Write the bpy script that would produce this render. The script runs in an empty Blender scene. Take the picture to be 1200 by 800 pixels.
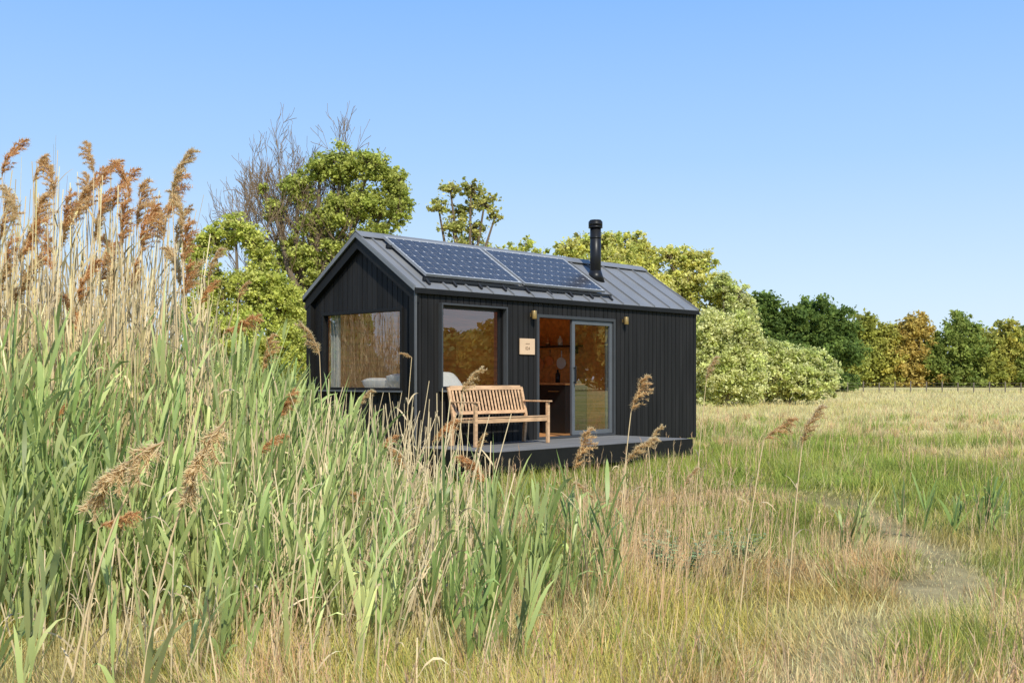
import bpy, math, random
import numpy as np
from mathutils import Vector, Matrix, Euler
rng=np.random.default_rng(7); random.seed(7)
S=bpy.context.scene; COL=S.collection
CAMH=1.45; F=1250.0; HOR=445.0
def W(px,py,d): return np.array([(px-600)/F*d, d, CAMH-(py-HOR)/F*d])
R=math.radians
# ------------------------------------------------------------------ helpers
def tag(o,label=None,cat=None,group=None,kind=None):
    if label: o['label']=label
    if cat: o['category']=cat
    if group: o['group']=group
    if kind: o['kind']=kind
    return o
def empty(name,loc,rz=0,label=None,cat=None,group=None):
    o=bpy.data.objects.new(name,None); COL.objects.link(o); o.location=Vector([float(v) for v in loc]); o.rotation_euler=(0,0,rz)
    o.empty_display_size=.2
    return tag(o,label,cat,group)
class RB:
    def __init__(s): s.v=[];s.f=[];s.c=[];s.n=0
    def add(s,v,f,c):
        s.v.append(v);s.f.append(f+s.n);s.c.append(c);s.n+=len(v)
    def ribbons(s,base,dirv,L,w,droop,segs,cols,side=None,prof='grass'):
        N=len(base)
        if N==0:return
        dirv=dirv/np.linalg.norm(dirv,axis=1)[:,None]
        t=np.linspace(0,1,segs+1)
        P=base[:,None,:]+dirv[:,None,:]*(L[:,None]*t)[...,None]
        P[...,2]-=(droop*L)[:,None]*t**2
        if side is None:
            side=np.cross(dirv,np.array([0,0,1.0]))+rng.normal(0,.25,(N,3))
        side=side/(np.linalg.norm(side,axis=1)[:,None]+1e-9)
        if prof=='grass': p=1-t**1.6*.93
        elif prof=='leaf': p=np.minimum(1,.45+t*3)*(1-t**2.5)+.02
        elif prof=='stalk': p=1-.5*t
        else: p=np.ones_like(t)
        h=side[:,None,:]*(w[:,None]*p/2)[...,None]
        V=np.stack([P-h,P+h],2).reshape(-1,3)
        i=np.arange(segs)*2
        q=np.stack([i,i+1,i+3,i+2],1)
        Fc=(np.arange(N)*(segs+1)*2)[:,None,None]+q[None]
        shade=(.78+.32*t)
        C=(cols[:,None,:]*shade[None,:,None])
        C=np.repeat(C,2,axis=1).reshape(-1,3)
        s.add(V,Fc.reshape(-1,4),C)
    def quads(s,cen,nor,size,cols,asp=1.5):
        N=len(cen)
        nor=nor/(np.linalg.norm(nor,axis=1)[:,None]+1e-9)
        a=np.cross(nor,rng.normal(0,1,(N,3))); a/=np.linalg.norm(a,axis=1)[:,None]+1e-9
        b=np.cross(nor,a)
        a=a*(size*asp/2)[:,None]; b=b*(size/2)[:,None]
        V=np.stack([cen-a,cen-b*1.0+a*.1,cen+a,cen+b+a*.1],1).reshape(-1,3)
        Fc=np.arange(N*4).reshape(N,4)
        s.add(V,Fc,np.repeat(cols,4,axis=0))
    def tube(s,pts,rad,col,n=5):
        pts=np.asarray(pts,float);K=len(pts)
        d=np.gradient(pts,axis=0); d/=np.linalg.norm(d,axis=1)[:,None]+1e-9
        ref=np.array([1.0,0.1,0]) if abs(d[0][2])>.7 else np.array([0,0,1.0])
        a=np.cross(d,ref); a/=np.linalg.norm(a,axis=1)[:,None]+1e-9
        b=np.cross(d,a)
        th=np.arange(n)*2*np.pi/n
        V=pts[:,None,:]+(a[:,None,:]*np.cos(th)[None,:,None]+b[:,None,:]*np.sin(th)[None,:,None])*np.asarray(rad)[:,None,None]
        k=np.arange(K-1)[:,None]*n;j=np.arange(n)[None];jn=(np.arange(n)+1)[None]%n
        fs=np.stack([k+j,k+jn,k+n+jn,k+n+j],-1).reshape(-1,4)
        s.add(V.reshape(-1,3),fs,np.tile(np.array(col,float),(K*n,1)))
    def build(s,name,mat,parent=None,origin=(0,0,0),smooth=False):
        V=np.concatenate(s.v)-np.asarray(origin,float);Fc=np.concatenate(s.f).astype(np.int32);C=np.concatenate(s.c)
        me=bpy.data.meshes.new(name)
        me.vertices.add(len(V));me.vertices.foreach_set('co',V.astype(np.float32).ravel())
        me.loops.add(Fc.size);me.loops.foreach_set('vertex_index',Fc.ravel())
        me.polygons.add(len(Fc));me.polygons.foreach_set('loop_start',np.arange(len(Fc),dtype=np.int32)*4)
        me.polygons.foreach_set('loop_total',np.full(len(Fc),4,dtype=np.int32))
        if smooth: me.polygons.foreach_set('use_smooth',np.ones(len(Fc),dtype=bool))
        me.update(calc_edges=True)
        at=me.color_attributes.new('col','FLOAT_COLOR','POINT')
        C4=np.concatenate([np.clip(C,0,.95),np.ones((len(C),1))],1).astype(np.float32)
        at.data.foreach_set('color',C4.ravel())
        me.materials.append(mat)
        o=bpy.data.objects.new(name,me);COL.objects.link(o)
        if parent: o.parent=parent
        return o
class MB:
    def __init__(s): s.v=[];s.f=[]
    def quad(s,vs):
        n=len(s.v);s.v+=[tuple(v) for v in vs];s.f.append((n,n+1,n+2,n+3));return s
    def hexa(s,vs):
        n=len(s.v);s.v+= [tuple(v) for v in vs]
        for q in ((0,3,2,1),(4,5,6,7),(0,1,5,4),(1,2,6,5),(2,3,7,6),(3,0,4,7)): s.f.append(tuple(n+i for i in q))
        return s
    def box(s,x0,x1,y0,y1,z0,z1):
        return s.hexa([(x0,y0,z0),(x1,y0,z0),(x1,y1,z0),(x0,y1,z0),(x0,y0,z1),(x1,y0,z1),(x1,y1,z1),(x0,y1,z1)])
    def cyl(s,p0,p1,r0,r1=None,n=20):
        r1=r0 if r1 is None else r1
        p0=Vector(p0);p1=Vector(p1);d=(p1-p0).normalized();a=d.orthogonal().normalized();b=d.cross(a)
        k=len(s.v)
        for p,r in((p0,r0),(p1,r1)):
            for i in range(n):
                t=2*math.pi*i/n; s.v.append(tuple(p+(a*math.cos(t)+b*math.sin(t))*r))
        for i in range(n): s.f.append((k+i,k+(i+1)%n,k+n+(i+1)%n,k+n+i))
        s.f.append(tuple(k+n-1-i for i in range(n)));s.f.append(tuple(k+n+i for i in range(n)))
        return s
    def build(s,name,mat,parent=None,bevel=0,smooth=False):
        me=bpy.data.meshes.new(name);me.from_pydata(s.v,[],s.f);me.update();me.materials.append(mat)
        o=bpy.data.objects.new(name,me);COL.objects.link(o)
        if parent:o.parent=parent
        if smooth:
            for p in me.polygons:p.use_smooth=len(p.vertices)==4
        if bevel:
            m=o.modifiers.new('bev','BEVEL');m.width=bevel;m.segments=2;m.limit_method='ANGLE'
        return o
def vnoise(x,y,seed=0):
    xi=np.floor(x).astype(np.int64);yi=np.floor(y).astype(np.int64);fx=x-xi;fy=y-yi
    def h(a,b):
        n=(a*374761393+b*668265263+seed*1442695041)&0xffffffff
        n=((n^(n>>13))*1274126177)&0xffffffff
        return ((n^(n>>16))&0xffff)/65535.0
    fx=fx*fx*(3-2*fx);fy=fy*fy*(3-2*fy)
    return (h(xi,yi)*(1-fx)+h(xi+1,yi)*fx)*(1-fy)+(h(xi,yi+1)*(1-fx)+h(xi+1,yi+1)*fx)*fy
def fbm(x,y,seed=0): return (vnoise(x,y,seed)+.5*vnoise(2*x,2*y,seed+1)+.25*vnoise(4*x,4*y,seed+2))/1.75
def ss(a,b,x):
    t=np.clip((x-a)/(b-a),0,1);return t*t*(3-2*t)
# ------------------------------------------------------------------ materials
def nt(name):
    m=bpy.data.materials.new(name);m.use_nodes=True;return m,m.node_tree.nodes,m.node_tree.links,m.node_tree.nodes['Principled BSDF']
def veg(name,trans=.35,rough=.6,spec=.25):
    m,n,l,p=nt(name)
    a=n.new('ShaderNodeAttribute');a.attribute_name='col'
    l.new(a.outputs['Color'],p.inputs['Base Color']);p.inputs['Roughness'].default_value=rough;p.inputs['Specular IOR Level'].default_value=spec
    t=n.new('ShaderNodeBsdfTranslucent');l.new(a.outputs['Color'],t.inputs['Color'])
    mx=n.new('ShaderNodeMixShader');mx.inputs[0].default_value=trans
    l.new(p.outputs[0],mx.inputs[1]);l.new(t.outputs[0],mx.inputs[2]);l.new(mx.outputs[0],n['Material Output'].inputs[0])
    return m
def simple(name,col,rough=.5,metal=0,var=.15,scale=(4,4,4),bump=0,spec=.5):
    m,n,l,p=nt(name)
    tc=n.new('ShaderNodeTexCoord');mp=n.new('ShaderNodeMapping');mp.inputs['Scale'].default_value=scale
    l.new(tc.outputs['Object'],mp.inputs['Vector'])
    no=n.new('ShaderNodeTexNoise');no.inputs['Scale'].default_value=1;no.inputs['Detail'].default_value=5;l.new(mp.outputs[0],no.inputs['Vector'])
    rp=n.new('ShaderNodeValToRGB');rp.color_ramp.elements[0].position=.3;rp.color_ramp.elements[1].position=.7
    rp.color_ramp.elements[0].color=(*[c*(1-var) for c in col],1);rp.color_ramp.elements[1].color=(*[min(1,c*(1+var)) for c in col],1)
    l.new(no.outputs['Fac'],rp.inputs[0]);l.new(rp.outputs[0],p.inputs['Base Color'])
    p.inputs['Roughness'].default_value=rough;p.inputs['Metallic'].default_value=metal;p.inputs['Specular IOR Level'].default_value=spec
    if bump:
        b=n.new('ShaderNodeBump');b.inputs['Strength'].default_value=bump;b.inputs['Distance'].default_value=.01
        l.new(no.outputs['Fac'],b.inputs['Height']);l.new(b.outputs[0],p.inputs['Normal'])
    return m
M_grass=veg('grass_blades',.4);M_reed=veg('reed_leaf',.32,.42,.35);M_dry=veg('dry_reed',.28,.6,.2);M_plume=veg('plume_hair',.45,.9,.03)
M_leaf=veg('tree_leaf',.45,.6,.15);M_bark=veg('bark',0,.9,.1)
M_clad=simple('black_cladding',(.0175,.0165,.0165),.6,0,.35,(9,9,.7),.15,spec=.18)
M_trim=simple('black_trim',(.012,.0115,.0115),.5,0,.2,(3,3,3),spec=.2)
M_roof=simple('roof_metal',(.22,.222,.23),.5,.2,.12,(1.5,1.5,1.5),.05,spec=.35)
M_corner=simple('corner_metal',(.12,.12,.125),.45,.2,.1)
M_box=simple('window_box_metal',(.06,.063,.068),.5,.2,.1,spec=.3)
M_alu=simple('door_aluminium',(.135,.145,.16),.4,.3,.08)
M_wood=simple('interior_wood',(.80,.33,.09),.5,0,.3,(1.2,14,14))
M_floor=simple('floor_wood',(.50,.24,.09),.5,0,.25,(1.2,14,14))
M_teak=simple('bench_teak',(.58,.36,.20),.55,0,.3,(5,26,26),.1)
M_deck=simple('deck_board',(.17,.165,.16),.7,0,.35,(1.5,22,22),.3)
M_black=simple('kitchen_black',(.012,.012,.013),.4)
M_white=simple('linen_white',(.8,.79,.77),.9,0,.04,(6,6,6),.3)
M_curtain=simple('curtain_cloth',(.40,.43,.45),.9,0,.05)
M_brass=simple('brass',(.50,.33,.13),.35,.7,.08)
M_plate=simple('plaque_face',(.72,.50,.32),.5,.05,.06)
M_ink=simple('plaque_ink',(.20,.12,.07),.6)
M_cell=simple('solar_cell',(.040,.041,.050),.25,0,.35,(8,8,8),0,spec=.5)
M_sheet=simple('solar_backsheet',(.55,.56,.58),.35,0,.05)
M_pframe=simple('solar_frame',(.38,.385,.395),.4,.3,.1)
M_rail=simple('panel_rail_black',(.02,.02,.022),.4,.3,.1)
M_pipe=simple('flue_black',(.016,.016,.018),.38,.2,.2,spec=.3)
M_post=simple('fence_post',(.16,.13,.10),.9,0,.2)
M_copper=simple('pan_copper',(.7,.4,.22),.3,.8,.1)
def glassmat():
    m,n,l,p=nt('window_glass')
    n.remove(p)
    t=n.new('ShaderNodeBsdfTransparent');t.inputs[0].default_value=(.93,.93,.92,1)
    g=n.new('ShaderNodeBsdfGlossy');g.inputs['Roughness'].default_value=.0
    f=n.new('ShaderNodeLayerWeight');f.inputs[0].default_value=.5
    pw=n.new('ShaderNodeMath');pw.operation='POWER';pw.inputs[1].default_value=2.0;l.new(f.outputs['Facing'],pw.inputs[0])
    ml=n.new('ShaderNodeMath');ml.operation='MULTIPLY_ADD';ml.inputs[1].default_value=.8;ml.inputs[2].default_value=.17;l.new(pw.outputs[0],ml.inputs[0])
    mx=n.new('ShaderNodeMixShader');l.new(ml.outputs[0],mx.inputs[0]);l.new(t.outputs[0],mx.inputs[1]);l.new(g.outputs[0],mx.inputs[2])
    l.new(mx.outputs[0],n['Material Output'].inputs[0]);return m
M_glass=glassmat()
# ------------------------------------------------------------------ world, sun, camera
az=np.array([.30,-.95]);az/=np.linalg.norm(az);EL=R(45)
sunv=Vector((az[0]*math.cos(EL),az[1]*math.cos(EL),math.sin(EL)))
w=bpy.data.worlds.new('World');S.world=w;w.use_nodes=True
wn=w.node_tree.nodes;wl=w.node_tree.links
sk=wn.new('ShaderNodeTexSky');sk.sky_type='NISHITA';sk.sun_disc=False
sk.sun_elevation=EL;sk.sun_rotation=math.atan2(az[0],az[1]);sk.air_density=1.0;sk.dust_density=.2;sk.ozone_density=2.5
bg=wn['Background'];bg.inputs[1].default_value=.15
tc=wn.new('ShaderNodeTexCoord');sx=wn.new('ShaderNodeSeparateXYZ');wl.new(tc.outputs['Generated'],sx.inputs[0])
rp=wn.new('ShaderNodeValToRGB');cr=rp.color_ramp
for pos,c in((0,(.74,.86,.97)),(.08,(.61,.79,.98)),(.2,(.40,.64,.99)),(.34,(.25,.50,.99)),(1,(.08,.20,.52))):
    e=cr.elements[0] if pos==0 else (cr.elements[-1] if pos==1 else cr.elements.new(pos));e.position=pos;e.color=(*c,1)
wl.new(sx.outputs[2],rp.inputs[0])
vs_=wn.new('ShaderNodeVectorMath');vs_.operation='SCALE';vs_.inputs['Scale'].default_value=1.06/.15;wl.new(rp.outputs[0],vs_.inputs[0])
mx=wn.new('ShaderNodeMix');mx.data_type='RGBA';mx.inputs[0].default_value=.94;wl.new(sk.outputs[0],mx.inputs[6]);wl.new(vs_.outputs[0],mx.inputs[7])
wl.new(mx.outputs[2],bg.inputs[0])
sl=bpy.data.lights.new('sun','SUN');sl.energy=5.0;sl.angle=R(.5);sl.color=(1,.96,.82)
so=bpy.data.objects.new('sun',sl);COL.objects.link(so);so.rotation_euler=sunv.to_track_quat('Z','Y').to_euler();so.location=(0,-5,20)
cd=bpy.data.cameras.new('camera');cam=bpy.data.objects.new('camera',cd);COL.objects.link(cam);S.camera=cam
cd.sensor_width=36;cd.lens=37.5;cd.shift_y=45/1200;cd.clip_end=6000;cd.clip_start=.05
cam.location=(0,0,CAMH);cam.rotation_euler=(R(90),0,0)
S.view_settings.view_transform='Standard';S.view_settings.look='None';S.view_settings.exposure=0
# ------------------------------------------------------------------ ground
P0=np.array([-1.374,15.2]);d1=np.array([.692,.722]);d2=np.array([-.722,.692])
PATH=np.array([[1.0,4.2],[1.5,5.2],[2.6,6.6],[3.2,7.7],[3.55,9.3],[3.9,11.7],[3.6,14.5],[3.0,16.5]])
def pathdist(x,y):
    best=np.full(x.shape,1e9)
    for a,b in zip(PATH[:-1],PATH[1:]):
        ab=b-a;t=np.clip(((x-a[0])*ab[0]+(y-a[1])*ab[1])/(ab@ab),0,1)
        best=np.minimum(best,np.hypot(x-a[0]-t*ab[0],y-a[1]-t*ab[1]))
    return best+fbm(x/.8,y/.8,61)*.5-.24
LUSH=np.array([.36,.44,.07]);OLIVE=np.array([.68,.60,.16]);STRAW=np.array([.95,.78,.42]);BROWN=np.array([.80,.52,.24])
def local(x,y):
    rx=x-P0[0];ry=y-P0[1];return rx*d1[0]+ry*d1[1], rx*d2[0]+ry*d2[1]
def gcol(x,y):
    n1=fbm(x/2.2,y/2.2,3);n2=fbm(x/1.0,y/1.0,9);n3=fbm(x/14,y/22,21)
    s,wv=local(x,y)
    lush=np.clip(ss(.53,.62,n1)*.8+ss(2.6,1.0,np.maximum(np.maximum(-s-.5,s-7.6),np.maximum(-wv-1.6,wv-3)))*.8,0,1)
    lush=np.maximum(lush,ss(2.4,.4,np.hypot((x-5.6)/1.5,(y-12)/2.6))*.7)
    lush=np.maximum(lush,ss(1.4,.5,np.hypot((x-4.2)/1.1,(y-7.6)/1.6))*.8)
    lush=np.maximum(lush,ss(1.1,.4,np.hypot((x-2.4)/.8,(y-5.0)/.6))*.6)
    straw=ss(.44,.58,n2)*.55+ss(22,38,y)*(.55+.5*ss(.35,.6,n3))*ss(400,120,y)
    pth=ss(.40,.08,pathdist(x,y))*ss(14,11,y);straw=np.clip(straw+pth,0,1)
    brown=ss(1,.5,np.hypot((x-2.9)/3.0,(y-10.2)/4.8))*ss(.28,.48,n1*.3+n2*.7+.05)
    brown=np.maximum(brown,ss(.49,.58,fbm(x/1.6,y/1.6,51))*ss(22,14,y)*ss(-1,1.5,x))
    lush*=1-.8*pth;brown*=1-.75*pth;straw*=1-.6*lush*(y<24)
    c=np.repeat(OLIVE[None],len(x),0)
    for wt,cc in((straw*.8,STRAW),(brown*.85*(1-.6*lush)*(1-.4*straw),BROWN),(lush*(1-.7*ss(22,45,y)),LUSH),(pth*.8,STRAW)):
        c=c*(1-wt[:,None])+cc[None]*wt[:,None]
    return c,lush,straw
rr=np.concatenate([np.linspace(0.3,3,6)[:-1],np.geomspace(3,5000,210)]);na=300
th=np.arange(na)*2*np.pi/na
X=(rr[:,None]*np.sin(th)).ravel();Y=(rr[:,None]*np.cos(th)).ravel()
Z=(fbm(X/2.5,Y/2.5,5)-.5)*.12*ss(200,60,np.hypot(X,Y))
V=np.stack([X,Y,Z],1)
i=np.arange(len(rr)-1)[:,None]*na;j=np.arange(na)[None];jn=(np.arange(na)+1)[None]%na
Fq=np.stack([i+j,i+jn,i+na+jn,i+na+j],-1).reshape(-1,4)
g=RB();c,_,_=gcol(X,Y)
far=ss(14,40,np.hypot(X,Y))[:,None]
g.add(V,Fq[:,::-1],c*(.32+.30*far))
mg,n_,l_,p_=nt('meadow_ground')
a_=n_.new('ShaderNodeAttribute');a_.attribute_name='col'
ge=n_.new('ShaderNodeNewGeometry')
no=n_.new('ShaderNodeTexNoise');no.inputs['Scale'].default_value=2.2;no.inputs['Detail'].default_value=9;no.inputs['Roughness'].default_value=.7
l_.new(ge.outputs['Position'],no.inputs['Vector'])
mr=n_.new('ShaderNodeMapRange');mr.inputs[1].default_value=.3;mr.inputs[2].default_value=.7;mr.inputs[3].default_value=.55;mr.inputs[4].default_value=1.35
l_.new(no.outputs['Fac'],mr.inputs[0])
vm=n_.new('ShaderNodeVectorMath');vm.operation='SCALE';l_.new(a_.outputs['Color'],vm.inputs[0]);l_.new(mr.outputs[0],vm.inputs['Scale'])
l_.new(vm.outputs[0],p_.inputs['Base Color']);p_.inputs['Roughness'].default_value=1;p_.inputs['Specular IOR Level'].default_value=.05
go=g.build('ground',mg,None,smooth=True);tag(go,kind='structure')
# ------------------------------------------------------------------ grass
def inhouse(x,y):
    s,wv=local(x,y)
    return ((s>-.05)&(s<7.1)&(wv>-.1)&(wv<2.7))|((s>-.05)&(s<4.6)&(wv>-1.62)&(wv<.1))
N=360000
d=np.exp(rng.uniform(math.log(2.9),math.log(150),N));la=rng.uniform(-.62,.62,N)
x=la*d;y=d*1.0
k=(~inhouse(x,y))&((rng.random(N)<.7)|(x>-.3*y*.3));x=x[k];y=y[k];d=d[k]
nt_=3600;td=np.exp(rng.uniform(math.log(3.3),math.log(40),nt_));tx=rng.uniform(-.35,.62,nt_)*td
kk=(~inhouse(tx,td))&(pathdist(tx,td)>.2)&(fbm(tx/1.3,td/1.3,123)>.42);tx=tx[kk];td=td[kk]
nb=30;tr=rng.uniform(.03,.11,len(tx))
bx=(tx[:,None]+rng.normal(0,1,(len(tx),nb))*tr[:,None]).ravel();byy=(td[:,None]+rng.normal(0,1,(len(tx),nb))*tr[:,None]).ravel()
tid=np.repeat(np.arange(len(tx)),nb)
nd=9000;sd_=rng.uniform(-.5,7.4,nd);wd_=np.where(sd_<4.7,-1.66-np.abs(rng.normal(0,.22,nd)),-.12-np.abs(rng.normal(0,.22,nd)))
ex=P0[0]+sd_*d1[0]+wd_*d2[0];ey=P0[1]+sd_*d1[1]+wd_*d2[1]
kd=~inhouse(ex,ey);ex=ex[kd];ey=ey[kd]
n0=len(x);n1_=len(bx)
x=np.concatenate([x,bx,ex]);y=np.concatenate([y,byy,ey]);d=y.copy();N=len(x)
ang=rng.uniform(0,2*np.pi,N)
c,lush,straw=gcol(x,y)
hn=fbm(x/.8,y/.8,31)
h=(.05+.28*hn+.10*lush+.14*ss(8,4,d))*rng.uniform(.5,1.25,N)*(1+.5*ss(20,60,d))
h[n0:n0+n1_]=(rng.uniform(.22,.46,len(tx))[tid])*rng.uniform(.5,1.1,n1_)
h[n0+n1_:]=(.16+.28*fbm(ex/.5,ey/.5,8))*rng.uniform(.5,1.2,len(ex))
pd=pathdist(x,y);h*=.35+.65*ss(.05,.45,pd)
h*=1-.3*ss(2.0,.8,np.hypot((x-3.4)/1.5,(y-11)/3))
wd=.0048*np.maximum(1,d/9)*rng.uniform(.6,1.4,N)
wd[n0:n0+n1_]*=1.5
lean=rng.normal(0,.34,(N,2));clx=(fbm(x/.9,y/.9,41)-.5)*1.7;cly=(fbm(x/.9,y/.9,47)-.5)*1.7
dv=np.stack([lean[:,0]+clx,lean[:,1]+cly,np.ones(N)],1)
sd=np.stack([np.cos(ang),np.sin(ang),np.zeros(N)],1)
sd[:,0]+=np.where(d>15,1.2,0)
cc=c*rng.uniform(.55,1.35,(N,1));tan=rng.random(N)<(.08+.3*straw);cc[tan]=STRAW*rng.uniform(.6,1.0,(tan.sum(),1))
tg=lush[n0:n0+n1_].reshape(-1,nb)[:,0]+rng.random(len(tx))*.6>.5
tcol=np.where(tg[:,None],np.array([.40,.48,.10]),np.where(rng.random((len(tx),1))<.6,np.array([.86,.70,.36]),np.array([.80,.55,.27])))*rng.uniform(.7,1.15,(len(tx),1))
cc[n0:n0+n1_]=tcol[tid]*rng.uniform(.65,1.2,(n1_,1))
cc[:,0]*=rng.uniform(.88,1.15,N)
nz=(fbm(x/2.5,y/2.5,5)-.5)*.12
G=RB();near=d<16
base=np.stack([x,y,nz-.01],1)
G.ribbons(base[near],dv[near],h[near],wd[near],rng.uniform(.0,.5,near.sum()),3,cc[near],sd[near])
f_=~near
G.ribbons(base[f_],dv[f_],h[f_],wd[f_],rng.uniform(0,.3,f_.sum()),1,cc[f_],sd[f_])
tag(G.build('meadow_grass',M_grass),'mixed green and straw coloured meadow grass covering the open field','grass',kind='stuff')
# tall straw seed stems
N=5600
d=np.exp(rng.uniform(math.log(3.6),math.log(45),N));x=rng.uniform(-.3,.62,N)*d;y=d
k=(~inhouse(x,y))&(pathdist(x,y)>.2)&(fbm(x/1.6,y/1.6,77)>.50);x=x[k];y=y[k];d=d[k]
L=rng.uniform(.3,.6,len(x))
nx_=200;dd_=rng.uniform(5.3,9,nx_);x=np.append(x,(rng.normal(775,60,nx_)-600)/F*dd_);y=np.append(y,dd_);d=np.append(d,dd_);L=np.append(L,rng.uniform(.5,1.0,nx_))
N=len(x)
G=RB();dv=np.stack([rng.normal(.05,.14,N),rng.normal(0,.14,N),np.ones(N)],1)
cs=np.array([.88,.65,.38])*rng.uniform(.6,1.1,(N,1));cs[:,1:]*=rng.uniform(.82,1,(N,1))
B=np.stack([x,y,np.zeros(N)],1);dr=rng.uniform(0,.12,N)
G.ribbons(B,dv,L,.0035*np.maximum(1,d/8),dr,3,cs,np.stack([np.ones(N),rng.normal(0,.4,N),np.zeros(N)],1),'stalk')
dn=dv/np.linalg.norm(dv,axis=1)[:,None];T=B+dn*L[:,None];T[:,2]-=dr*L
for q in range(6):
    G.ribbons(T-dn*(q*.022),dn+rng.normal(0,.35,(N,3)),rng.uniform(.03,.06,N),.006*np.maximum(1,d/9),np.zeros(N),1,cs*.9)
tag(G.build('seed_grass',M_dry),'thin dry grass stems with seed heads standing over the meadow','grass',kind='stuff')
# ------------------------------------------------------------------ reed bed
def xb(y): return np.interp(y,[6,8,11,14,16,24],[-.55,-.75,-1.45,-2.8,-4.3,-6.5])
def RH(x,y):
    u=xb(y)-x
    return (np.interp(u,[0,.3,.63,.95,1.27,1.6,1.95,2.4],[.65,.98,1.22,1.38,1.58,2.05,2.75,3.05])+(fbm(x/.45,y/.45,19)-.5)*.5*ss(0,1,u))*(.5+.5*ss(5.6,7.6,y)),u
def stalkleaves(G,B,dv,L,cols,nl,ll,lw,t0,t1,spread,drp,prof='leaf'):
    N=len(B);dn=dv/np.linalg.norm(dv,axis=1)[:,None]
    for q in range(nl):
        t=t0+(t1-t0)*(q+rng.uniform(0,1,N))/nl
        P=B+dn*(L*t)[:,None]
        a=rng.uniform(0,2*np.pi,N);sp=rng.uniform(*spread,N)
        D=np.stack([np.cos(a)*sp+.1,np.sin(a)*sp,np.ones(N)],1)
        G.ribbons(P,D,rng.uniform(*ll,N),rng.uniform(*lw,N),rng.uniform(*drp,N),4,cols*rng.uniform(.7,1.25,(N,1)),None,prof)
DRY=np.array([.95,.75,.46])
N=9500;x=rng.uniform(-11,0,N)
y=6.8+13*rng.random(N)**1.3
H,u=RH(x,y);k=(u>.95+.6*rng.random(N))&(~inhouse(x,y))&(fbm(x/.28,y/.28,91)>.38);x=x[k];y=y[k];H=H[k];N=len(x)
L=H*rng.uniform(.6,1.05,N);dv=np.stack([rng.normal(.04,.06,N),rng.normal(0,.06,N),np.ones(N)],1)
cs=DRY*rng.uniform(.5,1.05,(N,1));cs[:,2]*=rng.uniform(.8,1.05,N)
B=np.stack([x,y,np.zeros(N)],1);G=RB()
an=rng.uniform(0,np.pi,N)
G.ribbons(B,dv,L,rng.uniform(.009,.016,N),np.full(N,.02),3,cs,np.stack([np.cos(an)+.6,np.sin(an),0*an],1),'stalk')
stalkleaves(G,B,dv,L,cs,4,(.22,.45),(.011,.022),.35,.9,(.12,.55),(.0,.8))
N=2300;x=rng.uniform(-5.5,.3,N);y=4.3+5.5*rng.random(N)
k=(x<xb(np.maximum(y,6))+.35*rng.random(N)+.2)&((y>5.6)|(rng.random(N)<.35));x=x[k];y=y[k];N=len(x)
L=rng.uniform(.4,1.5,N)*(.55+.45*ss(5,7,y));dv=np.stack([rng.normal(.05,.17,N),rng.normal(0,.15,N),np.ones(N)],1)
cs=DRY*rng.uniform(.6,1.0,(N,1));B=np.stack([x,y,np.zeros(N)],1)
G.ribbons(B,dv,L,rng.uniform(.008,.012,N),rng.uniform(0,.1,N),3,cs,np.stack([np.ones(N),rng.normal(0,.3,N),np.zeros(N)],1),'stalk')
stalkleaves(G,B,dv,L,cs,1,(.15,.35),(.008,.016),.2,.9,(.3,1.0),(.2,1.2))
tag(G.build('dry_reeds',M_dry),'dense straw coloured dry reeds forming the tall back of the reed bed','reeds',kind='stuff')
# green
N=7400;x=rng.uniform(-8,.2,N);y=5.6+9.5*rng.random(N)**1.2
H,u=RH(x,y);k=(u>0)&(~inhouse(x,y))&(rng.random(N)<.3+.7*ss(0,.9,u))&(fbm(x/.4,y/.4,88)>.435);x=x[k];y=y[k];H=H[k]
for (px,dd,nn,hh,rad) in((560,5.2,10,.9,.13),(655,6.6,20,.74,.2),(610,7.4,8,.6,.3),(520,6.2,14,.88,.2),(545,8.5,14,.8,.3),(480,5.3,9,.9,.2),(1000,8.6,4,.33,.05),(640,9.5,6,.5,.3),(30,4.6,10,1.1,.4),(240,4.7,6,.8,.3),(400,5.2,8,.85,.3),(1180,9.5,14,.4,.3)):
    x=np.append(x,(px-600)/F*dd+rng.normal(0,rad,nn));y=np.append(y,dd+rng.normal(0,rad,nn));H=np.append(H,hh*rng.uniform(.7,1.1,nn))
N=len(x)
L=np.minimum(H,1.42+.55*fbm(x/.5,y/.5,3))*rng.uniform(.5,1.1,N);dv=np.stack([rng.normal(.10,.10,N),rng.normal(0,.08,N),np.ones(N)],1)
GR=np.array([.32,.45,.13]);G2=np.array([.68,.71,.29]);m=rng.random((N,1))**1.1;cs=(GR*(1-m)+G2*m)*rng.uniform(.65,1.2,(N,1))
B=np.stack([x,y,np.zeros(N)],1);G=RB()
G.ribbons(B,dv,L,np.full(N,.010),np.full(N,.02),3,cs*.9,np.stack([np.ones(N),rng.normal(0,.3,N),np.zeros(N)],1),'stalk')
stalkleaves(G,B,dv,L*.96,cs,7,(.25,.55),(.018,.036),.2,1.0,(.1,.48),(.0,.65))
tag(G.build('green_reeds',M_reed),'dense green reed leaves growing in front of the dry reeds','reeds',kind='stuff')
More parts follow.
